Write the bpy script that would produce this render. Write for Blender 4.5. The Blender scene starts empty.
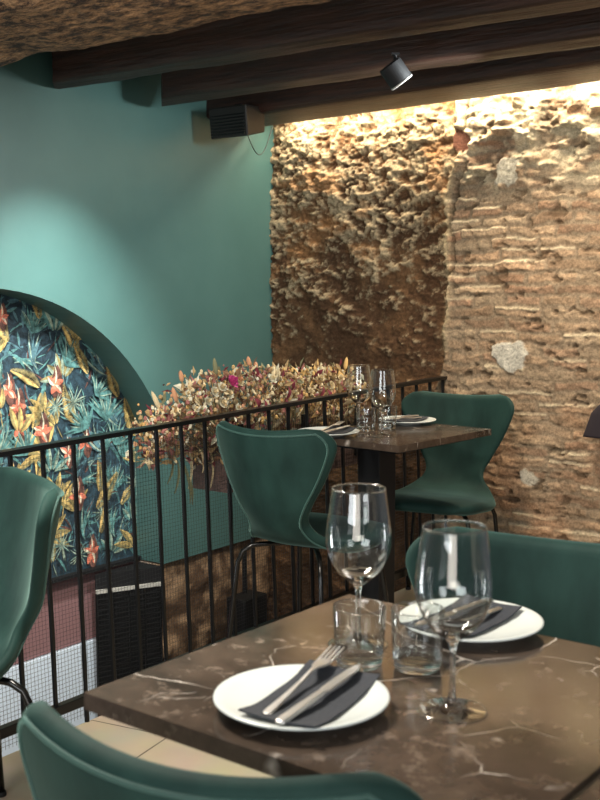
import bpy, bmesh, math, random
import numpy as np
from mathutils import Vector, Matrix

sc = bpy.context.scene
COL = sc.collection
PI = math.pi

# ------------------------------------------------------------------ camera
EYE = 1.28
PITCH = math.atan(115 / 1110)
cam_d = bpy.data.cameras.new('camera')
cam = bpy.data.objects.new('camera', cam_d)
COL.objects.link(cam)
cam.location = (0, 0, EYE)
cam.rotation_euler = (PI / 2 - PITCH, 0, 0)
cam_d.sensor_fit = 'VERTICAL'
cam_d.sensor_height = 36
cam_d.lens = 1110 / 800 * 36
cam_d.clip_start = 0.02
cam_d.dof.use_dof = True
cam_d.dof.focus_distance = 4.3
cam_d.dof.aperture_fstop = 9.5
sc.camera = cam

# ------------------------------------------------------------------ world, exposure
w = bpy.data.worlds.new('world')
sc.world = w
w.use_nodes = True
w.node_tree.nodes['Background'].inputs[0].default_value = (0.80, 0.88, 1.0, 1)
w.node_tree.nodes['Background'].inputs[1].default_value = 0.10
sc.view_settings.view_transform = 'Standard'
sc.view_settings.look = 'None'
sc.view_settings.gamma = 1
sc.view_settings.exposure = 0.22
sc.view_settings.use_curve_mapping = False
sc.cycles.use_denoising = True


def frame(origin, az):
    """local x runs along azimuth az (degrees from +Y towards +X), local y along az-90"""
    a = math.radians(az)
    s, c = math.sin(a), math.cos(a)
    return Matrix(((s, -c, 0, origin[0]), (c, s, 0, origin[1]), (0, 0, 1, origin[2]), (0, 0, 0, 1)))


CORNER = (-0.142, 5.669, 0)
GREEN = frame(CORNER, 36.5 + 180)      # local x towards the camera along the green wall, y towards the room
BRICK = frame(CORNER, 132.5)           # local x along the brick wall to the right, y into the wall
RAIL = frame((-0.613, 3.177, 0), 36.5)  # local x along the railing, y out over the void


def area(name, loc, target, sx, sy, power, color, spread=PI):
    d = bpy.data.lights.new(name, 'AREA')
    d.shape = 'RECTANGLE'
    d.size, d.size_y, d.energy, d.color, d.spread = sx, sy, power, color, spread
    o = bpy.data.objects.new(name, d)
    COL.objects.link(o)
    o.location = loc
    o.rotation_euler = (Vector(target) - Vector(loc)).to_track_quat('-Z', 'Y').to_euler()
    return o


def spot(name, loc, target, power, color, size, blend, radius=0.03):
    d = bpy.data.lights.new(name, 'SPOT')
    d.energy, d.color, d.spot_size, d.spot_blend, d.shadow_soft_size = power, color, math.radians(size), blend, radius
    o = bpy.data.objects.new(name, d)
    COL.objects.link(o)
    o.location = loc
    o.rotation_euler = (Vector(target) - Vector(loc)).to_track_quat('-Z', 'Y').to_euler()
    return o


# led strip light lying in the slot between the last beam and the brick wall
led = bpy.data.lights.new('led_strip_light', 'AREA')
led.shape = 'RECTANGLE'
led.size, led.size_y, led.energy, led.color = 2.8, 0.03, 27.0, (1.0, 0.87, 0.65)
lo = bpy.data.objects.new('led_strip_light', led)
COL.objects.link(lo)
lo.matrix_world = BRICK @ Matrix.Translation((1.52, -0.088, 2.095)) @ Matrix.Rotation(math.radians(12), 4, 'X')
# ceiling spots, plus an added fill for the teal wall
g = GREEN @ Vector((1.60, 0.85, 1.99))
gt = GREEN @ Vector((1.46, 0, 0.88))
spot('wall_spot_light', g, gt, 200, (0.97, 1.0, 0.95), 66, 1.0, 0.012)
spot('wall_fill_light', GREEN @ Vector((1.05, 1.75, 1.97)), GREEN @ Vector((1.15, 0, 1.35)), 75, (0.93, 1.0, 1.0), 105, 1.0, 0.08)  # added broad fill that lifts the teal wall, no fixture of its own
b1 = BRICK @ Vector((1.75, -0.85, 1.99))
spot('brick_spot_light', b1, BRICK @ Vector((1.75, 0, 0.55)), 62, (1.0, 0.84, 0.64), 105, 1.0, 0.06)
# daylight from the windows behind the camera, then two added fill lights
area('window_daylight', (-1.7, -1.6, 1.9), (0.2, 3.2, 0.6), 1.9, 1.7, 80, (0.93, 0.98, 1.0))
area('window_daylight', (1.6, -1.4, 1.9), (0.2, 3.0, 0.6), 1.2, 1.7, 40, (0.95, 0.98, 1.0))
area('floor_fill_light', (-0.55, 2.1, 1.98), (-0.5, 2.3, 0), 0.4, 0.4, 55, (1.0, 0.92, 0.80))  # added fill to brighten the floor tiles, no lamp hangs here
area('beam_fill_light', (-0.6, -1.8, 0.9), (-0.9, 3.4, 2.0), 1.6, 0.8, 24, (1.0, 0.92, 0.82))  # added fill aimed upward to brighten the beams, no window here
# daylight on the storey below
area('lower_daylight', (-2.6, 2.9, 0.35), (-1.0, 4.6, -0.5), 0.8, 0.8, 60, (0.92, 0.97, 1.0))

# ------------------------------------------------------------------ helpers


def mesh(name, verts, faces, mats, parent=None, loc=None, smooth=False, mat_idx=None, mw=None):
    me = bpy.data.meshes.new(name)
    me.from_pydata([tuple(v) for v in verts], [], [tuple(f) for f in faces])
    if not isinstance(mats, (list, tuple)):
        mats = [mats]
    for m in mats:
        me.materials.append(m)
    if mat_idx is not None:
        me.polygons.foreach_set('material_index', mat_idx)
    if smooth:
        me.polygons.foreach_set('use_smooth', [True] * len(me.polygons))
    me.update()
    o = bpy.data.objects.new(name, me)
    COL.objects.link(o)
    if parent is not None:
        o.parent = parent
    if loc is not None:
        o.location = loc
    if mw is not None:
        o.matrix_world = mw
    return o


class MB:
    """collects shapes for one mesh"""

    def __init__(self):
        self.v, self.f, self.m = [], [], []

    def add(self, vs, fs, m=0):
        n = len(self.v)
        self.v += [tuple(v) for v in vs]
        self.f += [tuple(i + n for i in f) for f in fs]
        self.m += [m] * len(fs)

    def box(self, x0, x1, y0, y1, z0, z1, m=0):
        self.add([(x0, y0, z0), (x1, y0, z0), (x1, y1, z0), (x0, y1, z0), (x0, y0, z1), (x1, y0, z1), (x1, y1, z1), (x0, y1, z1)],
                 [(0, 3, 2, 1), (4, 5, 6, 7), (0, 1, 5, 4), (1, 2, 6, 5), (2, 3, 7, 6), (3, 0, 4, 7)], m)

    def tube(self, pts, r, n=8, m=0, cap=True):
        pts = [Vector(p) for p in pts]
        rs = r if isinstance(r, (list, tuple)) else [r] * len(pts)
        vs, fs = [], []
        up = None
        for i, p in enumerate(pts):
            t = (pts[min(i + 1, len(pts) - 1)] - pts[max(i - 1, 0)]).normalized()
            if up is None:
                up = t.orthogonal().normalized()
            up = (up - t * up.dot(t))
            up = up.normalized() if up.length > 1e-6 else t.orthogonal().normalized()
            s = t.cross(up)
            for k in range(n):
                a = 2 * PI * k / n
                vs.append(p + (up * math.cos(a) + s * math.sin(a)) * rs[i])
        for i in range(len(pts) - 1):
            for k in range(n):
                a, b = i * n + k, i * n + (k + 1) % n
                fs.append((a, b, b + n, a + n))
        if cap:
            fs.append(tuple(range(n - 1, -1, -1)))
            fs.append(tuple((len(pts) - 1) * n + k for k in range(n)))
        self.add(vs, fs, m)

    def lathe(self, prof, n=48, m=0, c=(0, 0, 0)):
        vs, fs, rings = [], [], []
        for r, z in prof:
            if r < 1e-6:
                rings.append([len(vs)])
                vs.append((c[0], c[1], c[2] + z))
            else:
                rings.append(list(range(len(vs), len(vs) + n)))
                for k in range(n):
                    a = 2 * PI * k / n
                    vs.append((c[0] + r * math.cos(a), c[1] + r * math.sin(a), c[2] + z))
        for A, B in zip(rings, rings[1:]):
            for k in range(n):
                k2 = (k + 1) % n
                if len(A) == 1 and len(B) == 1:
                    continue
                if len(A) == 1:
                    fs.append((A[0], B[k2], B[k]))
                elif len(B) == 1:
                    fs.append((A[k], A[k2], B[0]))
                else:
                    fs.append((A[k], A[k2], B[k2], B[k]))
        self.add(vs, fs, m)

    def ball(self, c, r, n=8, k=5, m=0):
        r = r if isinstance(r, (tuple, list)) else (r, r, r)
        vs = [(c[0], c[1], c[2] - r[2])]
        fs = []
        for i in range(1, k):
            a = -PI / 2 + PI * i / k
            for j in range(n):
                b = 2 * PI * j / n
                vs.append((c[0] + r[0] * math.cos(a) * math.cos(b), c[1] + r[1] * math.cos(a) * math.sin(b), c[2] + r[2] * math.sin(a)))
        vs.append((c[0], c[1], c[2] + r[2]))
        L = len(vs) - 1
        for j in range(n):
            j2 = (j + 1) % n
            fs.append((0, 1 + j2, 1 + j))
            for i in range(k - 2):
                a = 1 + i * n
                fs.append((a + j, a + j2, a + n + j2, a + n + j))
            fs.append((L, 1 + (k - 2) * n + j, 1 + (k - 2) * n + j2))
        self.add(vs, fs, m)

    def build(self, name, mats, parent=None, smooth=False, bevel=0, mw=None, loc=None):
        o = mesh(name, self.v, self.f, mats, parent, loc, smooth, self.m, mw)
        if bevel:
            b = o.modifiers.new('bevel', 'BEVEL')
            b.width = bevel
            b.segments = 2
            b.limit_method = 'ANGLE'
        return o


def tag(o, label=None, cat=None, group=None, kind=None):
    for k, v in (('label', label), ('category', cat), ('group', group), ('kind', kind)):
        if v:
            o[k] = v
    return o


def empty(name, mw, label=None, cat=None, group=None):
    o = bpy.data.objects.new(name, None)
    COL.objects.link(o)
    o.empty_display_size = 0.05
    o.matrix_world = mw
    return tag(o, label, cat, group)


def copy_tree(o, mw, label=None, group=None, kids=None):
    kids = kids if kids is not None else KIDS(o)
    r = o.copy()
    COL.objects.link(r)
    r.matrix_world = mw
    if label:
        r['label'] = label
    if group:
        r['group'] = group
    for ch in list(o.children):
        c = ch.copy()
        COL.objects.link(c)
        c.parent = r
        for g_ in list(ch.children):
            d = g_.copy()
            COL.objects.link(d)
            d.parent = c
    return r


def KIDS(o):
    return list(o.children)


def rot(az, x, y, z=0.0):
    """placement of a thing whose local +Y faces azimuth az"""
    return Matrix.Translation((x, y, z)) @ Matrix.Rotation(-math.radians(az), 4, 'Z')


# ------------------------------------------------------------------ materials


def mat(name, color=(0.5, 0.5, 0.5), rough=0.5, metal=0.0, **kw):
    m = bpy.data.materials.new(name)
    m.use_nodes = True
    b = m.node_tree.nodes['Principled BSDF']
    b.inputs['Base Color'].default_value = (*color, 1)
    b.inputs['Roughness'].default_value = rough
    b.inputs['Metallic'].default_value = metal
    for k, v in kw.items():
        b.inputs[k.replace('_', ' ')].default_value = v
    return m


def nodes(m):
    return m.node_tree.nodes, m.node_tree.links, m.node_tree.nodes['Principled BSDF']


def noise_col(m, c1, c2, scale, detail=6, rough=0.6, lo_=0.35, hi_=0.65, bump=0.0, bscale=None, stretch=None, bdist=0.01):
    N, L, B = nodes(m)
    tc = N.new('ShaderNodeTexCoord')
    mp = N.new('ShaderNodeMapping')
    L.new(tc.outputs['Object'], mp.inputs[0])
    if stretch:
        mp.inputs['Scale'].default_value = stretch
    n = N.new('ShaderNodeTexNoise')
    n.inputs['Scale'].default_value = scale
    n.inputs['Detail'].default_value = detail
    n.inputs['Roughness'].default_value = rough
    L.new(mp.outputs[0], n.inputs['Vector'])
    r = N.new('ShaderNodeValToRGB')
    r.color_ramp.elements[0].position = lo_
    r.color_ramp.elements[1].position = hi_
    r.color_ramp.elements[0].color = (*c1, 1)
    r.color_ramp.elements[1].color = (*c2, 1)
    L.new(n.outputs[0], r.inputs[0])
    L.new(r.outputs[0], B.inputs['Base Color'])
    if bump:
        n2 = N.new('ShaderNodeTexNoise')
        n2.inputs['Scale'].default_value = bscale or scale * 3
        n2.inputs['Detail'].default_value = 6
        L.new(mp.outputs[0], n2.inputs['Vector'])
        bp = N.new('ShaderNodeBump')
        bp.inputs['Strength'].default_value = bump
        bp.inputs['Distance'].default_value = bdist
        L.new(n2.outputs[0], bp.inputs['Height'])
        L.new(bp.outputs[0], B.inputs['Normal'])
    return r, n, mp


def wood_mat(name, c1, c2, rough=0.6):
    m = mat(name, c1, rough)
    noise_col(m, c1, c2, 7, 8, 0.7, 0.35, 0.7, bump=0.6, bscale=16, stretch=(0.5, 6, 6), bdist=0.012)
    return m


M_green = mat('teal_paint', (0.055, 0.18, 0.15), 0.42)
noise_col(M_green, (0.055, 0.122, 0.114), (0.064, 0.138, 0.129), 3, 4, bump=0.05, bscale=60, bdist=0.002)
M_brick = mat('rough_brick', (0.4, 0.3, 0.2), 0.92, 0.0, Specular_IOR_Level=0.15)
M_beam = wood_mat('dark_beam_wood', (0.008, 0.003, 0.002), (0.048, 0.017, 0.009), 0.55)
M_bigbeam = mat('rough_old_wood', (0.2, 0.12, 0.07), 0.8)
noise_col(M_bigbeam, (0.018, 0.007, 0.004), (0.60, 0.34, 0.17), 20, 12, 0.82, 0.44, 0.66, bump=1.0, bscale=28, stretch=(0.7, 1.6, 1.6), bdist=0.02)
M_plaster = mat('ceiling_plaster', (0.62, 0.58, 0.52), 0.9)
M_black = mat('black_metal', (0.004, 0.004, 0.004), 0.3, 0.0, Specular_IOR_Level=0.35)
M_blackm = mat('matt_black', (0.006, 0.006, 0.007), 0.6, 0.0, Specular_IOR_Level=0.3)
M_wire = mat('black_wire', (0.02, 0.02, 0.02), 0.5, 0.3)
M_legs = mat('dark_steel', (0.03, 0.03, 0.03), 0.22, 0.9)
M_steel = mat('cutlery_steel', (0.78, 0.76, 0.73), 0.34, 1.0)
M_plate = mat('white_china', (0.60, 0.64, 0.63), 0.22)
M_napkin = mat('charcoal_cloth', (0.035, 0.037, 0.045), 0.9)
noise_col(M_napkin, (0.018, 0.021, 0.028), (0.030, 0.034, 0.044), 300, 2, bump=0.3, bscale=900, bdist=0.0006)
M_glass = mat('clear_glass', (1, 1, 1), 0.0, 0.0, IOR=1.46, Transmission_Weight=1.0)
M_tumbler = mat('tumbler_glass', (0.95, 0.99, 1.0), 0.0, 0.0, IOR=1.46, Transmission_Weight=1.0)

def thin_glass(name, tint):
    """a thin clear wall: a Fresnel reflection over a see-through sheet"""
    m = bpy.data.materials.new(name)
    m.use_nodes = True
    N_, L_ = m.node_tree.nodes, m.node_tree.links
    N_.clear()
    o_ = N_.new('ShaderNodeOutputMaterial')
    mx_ = N_.new('ShaderNodeMixShader')
    lw = N_.new('ShaderNodeLayerWeight')
    lw.inputs['Blend'].default_value = 0.5
    pw = N_.new('ShaderNodeMath')
    pw.operation = 'POWER'
    pw.inputs[1].default_value = 2.2
    L_.new(lw.outputs['Facing'], pw.inputs[0])
    fr = N_.new('ShaderNodeMapRange')
    fr.inputs['To Min'].default_value = 0.05
    fr.inputs['To Max'].default_value = 0.9
    L_.new(pw.outputs[0], fr.inputs['Value'])
    t_ = N_.new('ShaderNodeBsdfTransparent')
    t_.inputs[0].default_value = (*tint, 1)
    g_ = N_.new('ShaderNodeBsdfGlossy')
    g_.inputs['Roughness'].default_value = 0.015
    L_.new(fr.outputs[0], mx_.inputs[0])
    L_.new(t_.outputs[0], mx_.inputs[1])
    L_.new(g_.outputs[0], mx_.inputs[2])
    L_.new(mx_.outputs[0], o_.inputs[0])
    return m


M_thin = thin_glass('thin_clear_glass', (0.975, 0.985, 0.98))

# velvet
M_velvet = mat('green_velvet', (0.02, 0.075, 0.062), 0.75, 0.0, Sheen_Weight=0.25, Sheen_Roughness=0.35, Specular_IOR_Level=0.2)
M_velvet.node_tree.nodes['Principled BSDF'].inputs['Sheen Tint'].default_value = (0.45, 0.75, 0.68, 1)
noise_col(M_velvet, (0.004, 0.018, 0.0155), (0.010, 0.034, 0.029), 9, 5, 0.6, 0.35, 0.65, bump=0.15, bscale=30, stretch=(1, 1, 0.5), bdist=0.004)
M_pipe = mat('green_velvet_piping', (0.013, 0.046, 0.039), 0.7, 0.0, Sheen_Weight=0.45)
M_pipe.node_tree.nodes['Principled BSDF'].inputs['Sheen Tint'].default_value = (0.35, 0.7, 0.62, 1)


# marble
def marble_mat(name, seed):
    m = mat(name, (0.03, 0.025, 0.022), 0.16)
    N, L, B = nodes(m)
    tc = N.new('ShaderNodeTexCoord')
    mp = N.new('ShaderNodeMapping')
    mp.inputs['Location'].default_value = (seed, seed * 0.7, 0)
    L.new(tc.outputs['Object'], mp.inputs[0])
    base = N.new('ShaderNodeTexNoise')
    base.inputs['Scale'].default_value = 7
    base.inputs['Detail'].default_value = 9
    base.inputs['Roughness'].default_value = 0.7
    L.new(mp.outputs[0], base.inputs['Vector'])
    r = N.new('ShaderNodeValToRGB')
    r.color_ramp.elements[0].position = 0.32
    r.color_ramp.elements[0].color = (0.014, 0.011, 0.009, 1)
    r.color_ramp.elements[1].position = 0.72
    r.color_ramp.elements[1].color = (0.105, 0.074, 0.055, 1)
    L.new(base.outputs[0], r.inputs[0])
    # veins: distorted voronoi edges, kept only where a mask allows
    wn = N.new('ShaderNodeTexNoise')
    wn.inputs['Scale'].default_value = 3.5
    wn.inputs['Detail'].default_value = 5
    L.new(mp.outputs[0], wn.inputs['Vector'])
    mx = N.new('ShaderNodeMix')
    mx.data_type = 'VECTOR'
    mx.inputs['Factor'].default_value = 0.16
    L.new(mp.outputs[0], mx.inputs[4])
    L.new(wn.outputs['Color'], mx.inputs[5])
    col = r.outputs[0]
    for sc_, wd, mlo, seed2 in ((3.2, 0.006, 0.48, 0), (9, 0.010, 0.55, 3), (2.3, 0.02, 0.62, 7)):
        v = N.new('ShaderNodeTexVoronoi')
        v.feature = 'DISTANCE_TO_EDGE'
        v.inputs['Scale'].default_value = sc_
        L.new(mx.outputs[1], v.inputs['Vector'])
        vr = N.new('ShaderNodeMapRange')
        vr.inputs['From Min'].default_value = 0
        vr.inputs['From Max'].default_value = wd
        vr.inputs['To Min'].default_value = 1
        vr.inputs['To Max'].default_value = 0
        L.new(v.outputs['Distance'], vr.inputs['Value'])
        mk = N.new('ShaderNodeTexNoise')
        mk.inputs['Scale'].default_value = 5 + seed2
        mk.inputs['Detail'].default_value = 3
        L.new(mp.outputs[0], mk.inputs['Vector'])
        mr = N.new('ShaderNodeMapRange')
        mr.inputs['From Min'].default_value = mlo
        mr.inputs['From Max'].default_value = mlo + 0.1
        L.new(mk.outputs[0], mr.inputs['Value'])
        mu = N.new('ShaderNodeMath')
        mu.operation = 'MULTIPLY'
        L.new(vr.outputs[0], mu.inputs[0])
        L.new(mr.outputs[0], mu.inputs[1])
        cm = N.new('ShaderNodeMix')
        cm.data_type = 'RGBA'
        L.new(mu.outputs[0], cm.inputs['Factor'])
        L.new(col, cm.inputs[6])
        cm.inputs[7].default_value = (0.55, 0.50, 0.45, 1)
        col = cm.outputs[2]
    sp_ = N.new('ShaderNodeTexNoise')
    sp_.inputs['Scale'].default_value = 22
    sp_.inputs['Detail'].default_value = 8
    sp_.inputs['Roughness'].default_value = 0.72
    L.new(mp.outputs[0], sp_.inputs['Vector'])
    sr = N.new('ShaderNodeMapRange')
    sr.inputs['From Min'].default_value = 0.56
    sr.inputs['From Max'].default_value = 0.74
    sr.inputs['To Max'].default_value = 0.55
    L.new(sp_.outputs[0], sr.inputs['Value'])
    cm = N.new('ShaderNodeMix')
    cm.data_type = 'RGBA'
    L.new(sr.outputs[0], cm.inputs['Factor'])
    L.new(col, cm.inputs[6])
    cm.inputs[7].default_value = (0.40, 0.32, 0.26, 1)
    L.new(cm.outputs[2], B.inputs['Base Color'])
    rr_ = N.new('ShaderNodeMapRange')
    rr_.inputs['To Min'].default_value = 0.08
    rr_.inputs['To Max'].default_value = 0.24
    L.new(base.outputs[0], rr_.inputs['Value'])
    L.new(rr_.outputs[0], B.inputs['Roughness'])
    return m


M_marble = marble_mat('dark_marble', 0.0)

# floor tiles
M_floor = mat('beige_tile', (0.5, 0.43, 0.33), 0.45)
N, L, B = nodes(M_floor)
tc = N.new('ShaderNodeTexCoord')
mp = N.new('ShaderNodeMapping')
mp.vector_type = 'TEXTURE'
mp.inputs['Location'].default_value = (-0.374, 3.05, 0)
mp.inputs['Rotation'].default_value = (0, 0, math.radians(90 - 26))
L.new(tc.outputs['Object'], mp.inputs[0])
br = N.new('ShaderNodeTexBrick')
br.offset = 0
br.inputs['Scale'].default_value = 1
br.inputs['Mortar Size'].default_value = 0.0022
br.inputs['Mortar Smooth'].default_value = 0.1
br.inputs['Brick Width'].default_value = 0.6
br.inputs['Row Height'].default_value = 0.6
br.inputs['Color1'].default_value = (0.50, 0.42, 0.32, 1)
br.inputs['Color2'].default_value = (0.46, 0.39, 0.29, 1)
br.inputs['Mortar'].default_value = (0.05, 0.04, 0.03, 1)
L.new(mp.outputs[0], br.inputs['Vector'])
nn = N.new('ShaderNodeTexNoise')
nn.inputs['Scale'].default_value = 6
nn.inputs['Detail'].default_value = 6
L.new(tc.outputs['Object'], nn.inputs['Vector'])
mm = N.new('ShaderNodeMix')
mm.data_type = 'RGBA'
mm.blend_type = 'MULTIPLY'
mm.inputs['Factor'].default_value = 0.35
L.new(br.outputs['Color'], mm.inputs[6])
L.new(nn.outputs['Color'], mm.inputs[7])
L.new(mm.outputs[2], B.inputs['Base Color'])

# ------------------------------------------------------------------ value noise in numpy


def hsh(ix, iy, seed):
    n = (ix.astype(np.int64) * 374761393 + iy.astype(np.int64) * 668265263 + seed * 1274126177) & 0xffffffff
    n = ((n ^ (n >> 13)) * 1274126177) & 0xffffffff
    n = n ^ (n >> 16)
    return (n & 0xffffff) / float(0xffffff)


def vn(x, y, seed=0):
    ix, iy = np.floor(x), np.floor(y)
    fx, fy = x - ix, y - iy
    fx = fx * fx * (3 - 2 * fx)
    fy = fy * fy * (3 - 2 * fy)
    a, b = hsh(ix, iy, seed), hsh(ix + 1, iy, seed)
    c, d = hsh(ix, iy + 1, seed), hsh(ix + 1, iy + 1, seed)
    return (a * (1 - fx) + b * fx) * (1 - fy) + (c * (1 - fx) + d * fx) * fy


def fbm(x, y, seed=0, octv=5, gain=0.5):
    t, a, s = 0, 1, 0
    for o in range(octv):
        t = t + a * vn(x * 2 ** o, y * 2 ** o, seed + o * 17)
        s += a
        a *= gain
    return t / s


def sstep(a, b, x):
    t = np.clip((x - a) / (b - a), 0, 1)
    return t * t * (3 - 2 * t)


def lerp3(a, b, t):
    return a * (1 - t[..., None]) + b * t[..., None]


def brick_surface(U, Z):
    """height towards the room and colour of the old wall at (along, up)"""
    wx = U + (fbm(U * 9, Z * 9, 5, 3) - 0.5) * 0.035
    wz = Z + (fbm(U * 10, Z * 10, 9, 4) - 0.5) * 0.040 + (fbm(U * 1.3, Z * 1.3, 3, 2) - 0.5) * 0.05
    ch = 0.0475
    row = np.floor(wz / ch)
    fz = wz / ch - row
    bl = 0.15 + 0.13 * hsh(row, row * 0, 4)
    q = wx / bl + hsh(row, row * 0 + 1, 5) * 7
    cell = np.floor(q)
    fx = q - cell
    rnd = hsh(cell, row, 11)
    rnd2 = hsh(cell, row, 23)
    rnd3 = hsh(cell, row, 37)
    n1 = fbm(U * 40, Z * 55, 41, 4)
    jw = 0.13 + 0.14 * fbm(U * 12, Z * 14, 55, 2)
    ez = np.minimum(fz, 1 - fz)
    ex = np.minimum(fx, 1 - fx) * bl / ch
    e = np.minimum(ez + (n1 - 0.5) * 0.22, ex * 0.9 + (n1 - 0.5) * 0.22)
    bm = sstep(jw - 0.10, jw + 0.06, e)                    # 1 on brick
    worn = sstep(0.40, 0.62, fbm(U * 3.2, Z * 4.2, 71, 3))     # mortar smeared flush over the bricks
    lip = np.exp(-((fz - 0.80) / 0.13) ** 2) * (rnd2 > 0.74) * (0.5 + fbm(U * 25, Z * 8, 77, 2)) * (ex > .15)
    hb = bm * (0.006 + 0.013 * rnd) * (1 - 0.7 * worn) + lip * 0.008 + (fbm(U * 26, Z * 40, 91, 5, 0.6) - 0.5) * 0.024
    hb += (fbm(U * 4, Z * 4, 13, 3) - 0.5) * 0.03 + (vn(U * 90, Z * 110, 19) - .5) * .004
    # rubble towards the top
    rub = sstep(1.62, 1.95, Z + (fbm(U * 4, Z * 4, 15, 2) - 0.5) * 0.5)
    hr = (fbm(U * 9, Z * 15, 16, 5) - 0.5) * 0.085 + np.maximum(0, fbm(U * 14, Z * 26, 18, 3) - 0.52) * 0.12
    hb = hb * (1 - 0.6 * rub) + hr * rub
    brickc = np.array([0.40, 0.265, 0.165])
    redc = np.array([0.34, 0.20, 0.125])
    tanc = np.array([0.47, 0.36, 0.24])
    mort = np.array([0.29, 0.22, 0.15])
    pale = np.array([0.66, 0.57, 0.40])
    cb = lerp3(np.broadcast_to(brickc, U.shape + (3,)), redc, sstep(0.66, 0.9, rnd3))
    cb = lerp3(cb, tanc, sstep(0.45, 0.05, rnd3) * 0.8)
    cb = lerp3(np.broadcast_to(mort, U.shape + (3,)), cb, bm * (1 - 0.45 * worn))
    cb = lerp3(cb, pale, np.clip(lip, 0, 1) * 0.55)
    cb = lerp3(cb, pale * .85, rub * sstep(0.42, 0.62, fbm(U * 11, Z * 20, 61, 4)) * 0.85)
    lowr = sstep(1.25, 0.6, Z) * sstep(0.4, 0.7, fbm(U * 5, Z * 6, 44, 3))
    cb = lerp3(cb, np.array([0.43, 0.235, 0.13]), lowr * 0.45)
    # left zone: eroded stone covered with clumps
    big = fbm(U * 4.5, Z * 7, 101, 4)
    md = fbm(U * 25, Z * 40, 103, 5, 0.62)
    rid = 1 - np.abs(2 * fbm(U * 28 + 2 * big, Z * 42, 107, 4, 0.55) - 1)
    up = sstep(1.05, 1.85, Z)
    amp = 0.22 + 0.42 * up + 0.3 * sstep(.5, .7, big)
    hl = (big - 0.5) * 0.05 + ((md - 0.5) * 0.075 + (rid - 0.72) * 0.03) * amp + (fbm(U * 8, Z * 34, 119, 4, 0.6) - 0.5) * 0.022
    hl += (fbm(U * 60, Z * 80, 109, 3) - 0.5) * 0.012
    dark = np.array([0.085, 0.045, 0.024])
    dark2 = np.array([0.17, 0.09, 0.044])
    clump = np.array([0.38, 0.295, 0.185])
    cl = lerp3(np.broadcast_to(dark, U.shape + (3,)), dark2, sstep(0.4, 0.65, fbm(U * 6, Z * 5, 113, 4)))
    km = sstep(0.55, 0.72, md * 0.55 + big * 0.2 + rid * 0.28 + (Z - 1.50) * 0.20)
    cl = lerp3(cl, clump, km)
    cl = lerp3(cl, np.array([0.42, 0.20, 0.08]), sstep(0.58, 0.70, fbm(U * 5, Z * 9, 121, 3)) * up * 0.6)
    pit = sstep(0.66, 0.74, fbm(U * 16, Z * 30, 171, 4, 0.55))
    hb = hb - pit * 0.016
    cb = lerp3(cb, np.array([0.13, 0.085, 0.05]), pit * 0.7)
    cb = cb * (0.78 + 0.44 * rnd2 * bm + 0.2 * (1 - bm))[..., None]
    # edge between the two zones
    ub = 1.075 + (fbm(U * 0 + 3, Z * 6, 131, 3) - 0.5) * 0.07 + 0.06 * sstep(1.62, 1.9, Z) - 0.05 * sstep(1.0, 0.7, Z)
    k = sstep(-0.012, 0.012, U - ub)
    h = hl * (1 - k) + (hb + 0.014) * k
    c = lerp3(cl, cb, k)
    # quoin strip beside the edge
    st = np.exp(-((U - ub - 0.0) / 0.018) ** 2) * sstep(0.9, 1.1, Z)
    h = h + st * 0.018
    c = lerp3(c, np.array([0.52, 0.42, 0.26]), st * 0.6)
    # crack
    uc = 1.135 + (fbm(U * 0, Z * 5, 141, 2) - 0.5) * 0.09 + (fbm(U * 0, Z * 37, 147, 3) - 0.5) * 0.035 + (Z - 1.6) * 0.05
    cr = np.exp(-((U - uc) / 0.0055) ** 2) * sstep(1.10, 1.2, Z) * sstep(0.35, 0.45, vn(U * 0, Z * 7, 143) + 0.2)
    h = h - cr * 0.05
    c = lerp3(c, np.array([0.06, 0.04, 0.025]), np.clip(cr, 0, 1) * 0.8)
    # pale filler patches and the bare red stone
    for pu, pz, ru, rz, colr, dh in ((1.415, 0.985, 0.082, 0.068, (0.50, 0.475, 0.41), 0.004),
                                     (1.385, 1.755, 0.065, 0.062, (0.46, 0.42, 0.34), 0.006),
                                     (1.15, 1.90, 0.060, 0.046, (0.20, 0.085, 0.055), -0.012),
                                     (1.52, 0.47, 0.045, 0.036, (0.46, 0.42, 0.34), 0.004)):
        rr = np.sqrt(((U - pu) / ru) ** 2 + ((Z - pz) / rz) ** 2) + (fbm(U * 24, Z * 24, 151, 3) - 0.5) * 0.9
        pk = sstep(1.0, 0.88, rr)
        h = h * (1 - pk) + (0.022 + dh + (fbm(U * 25, Z * 25, 153, 3) - 0.5) * 0.010) * pk
        c = lerp3(c, np.array(colr), pk)
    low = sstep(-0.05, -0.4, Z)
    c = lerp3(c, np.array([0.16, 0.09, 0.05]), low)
    c = c * (0.80 + 0.40 * fbm(U * 26, Z * 30, 161, 4))[..., None]
    return h, np.clip(c, 0.01, 0.9)


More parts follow.
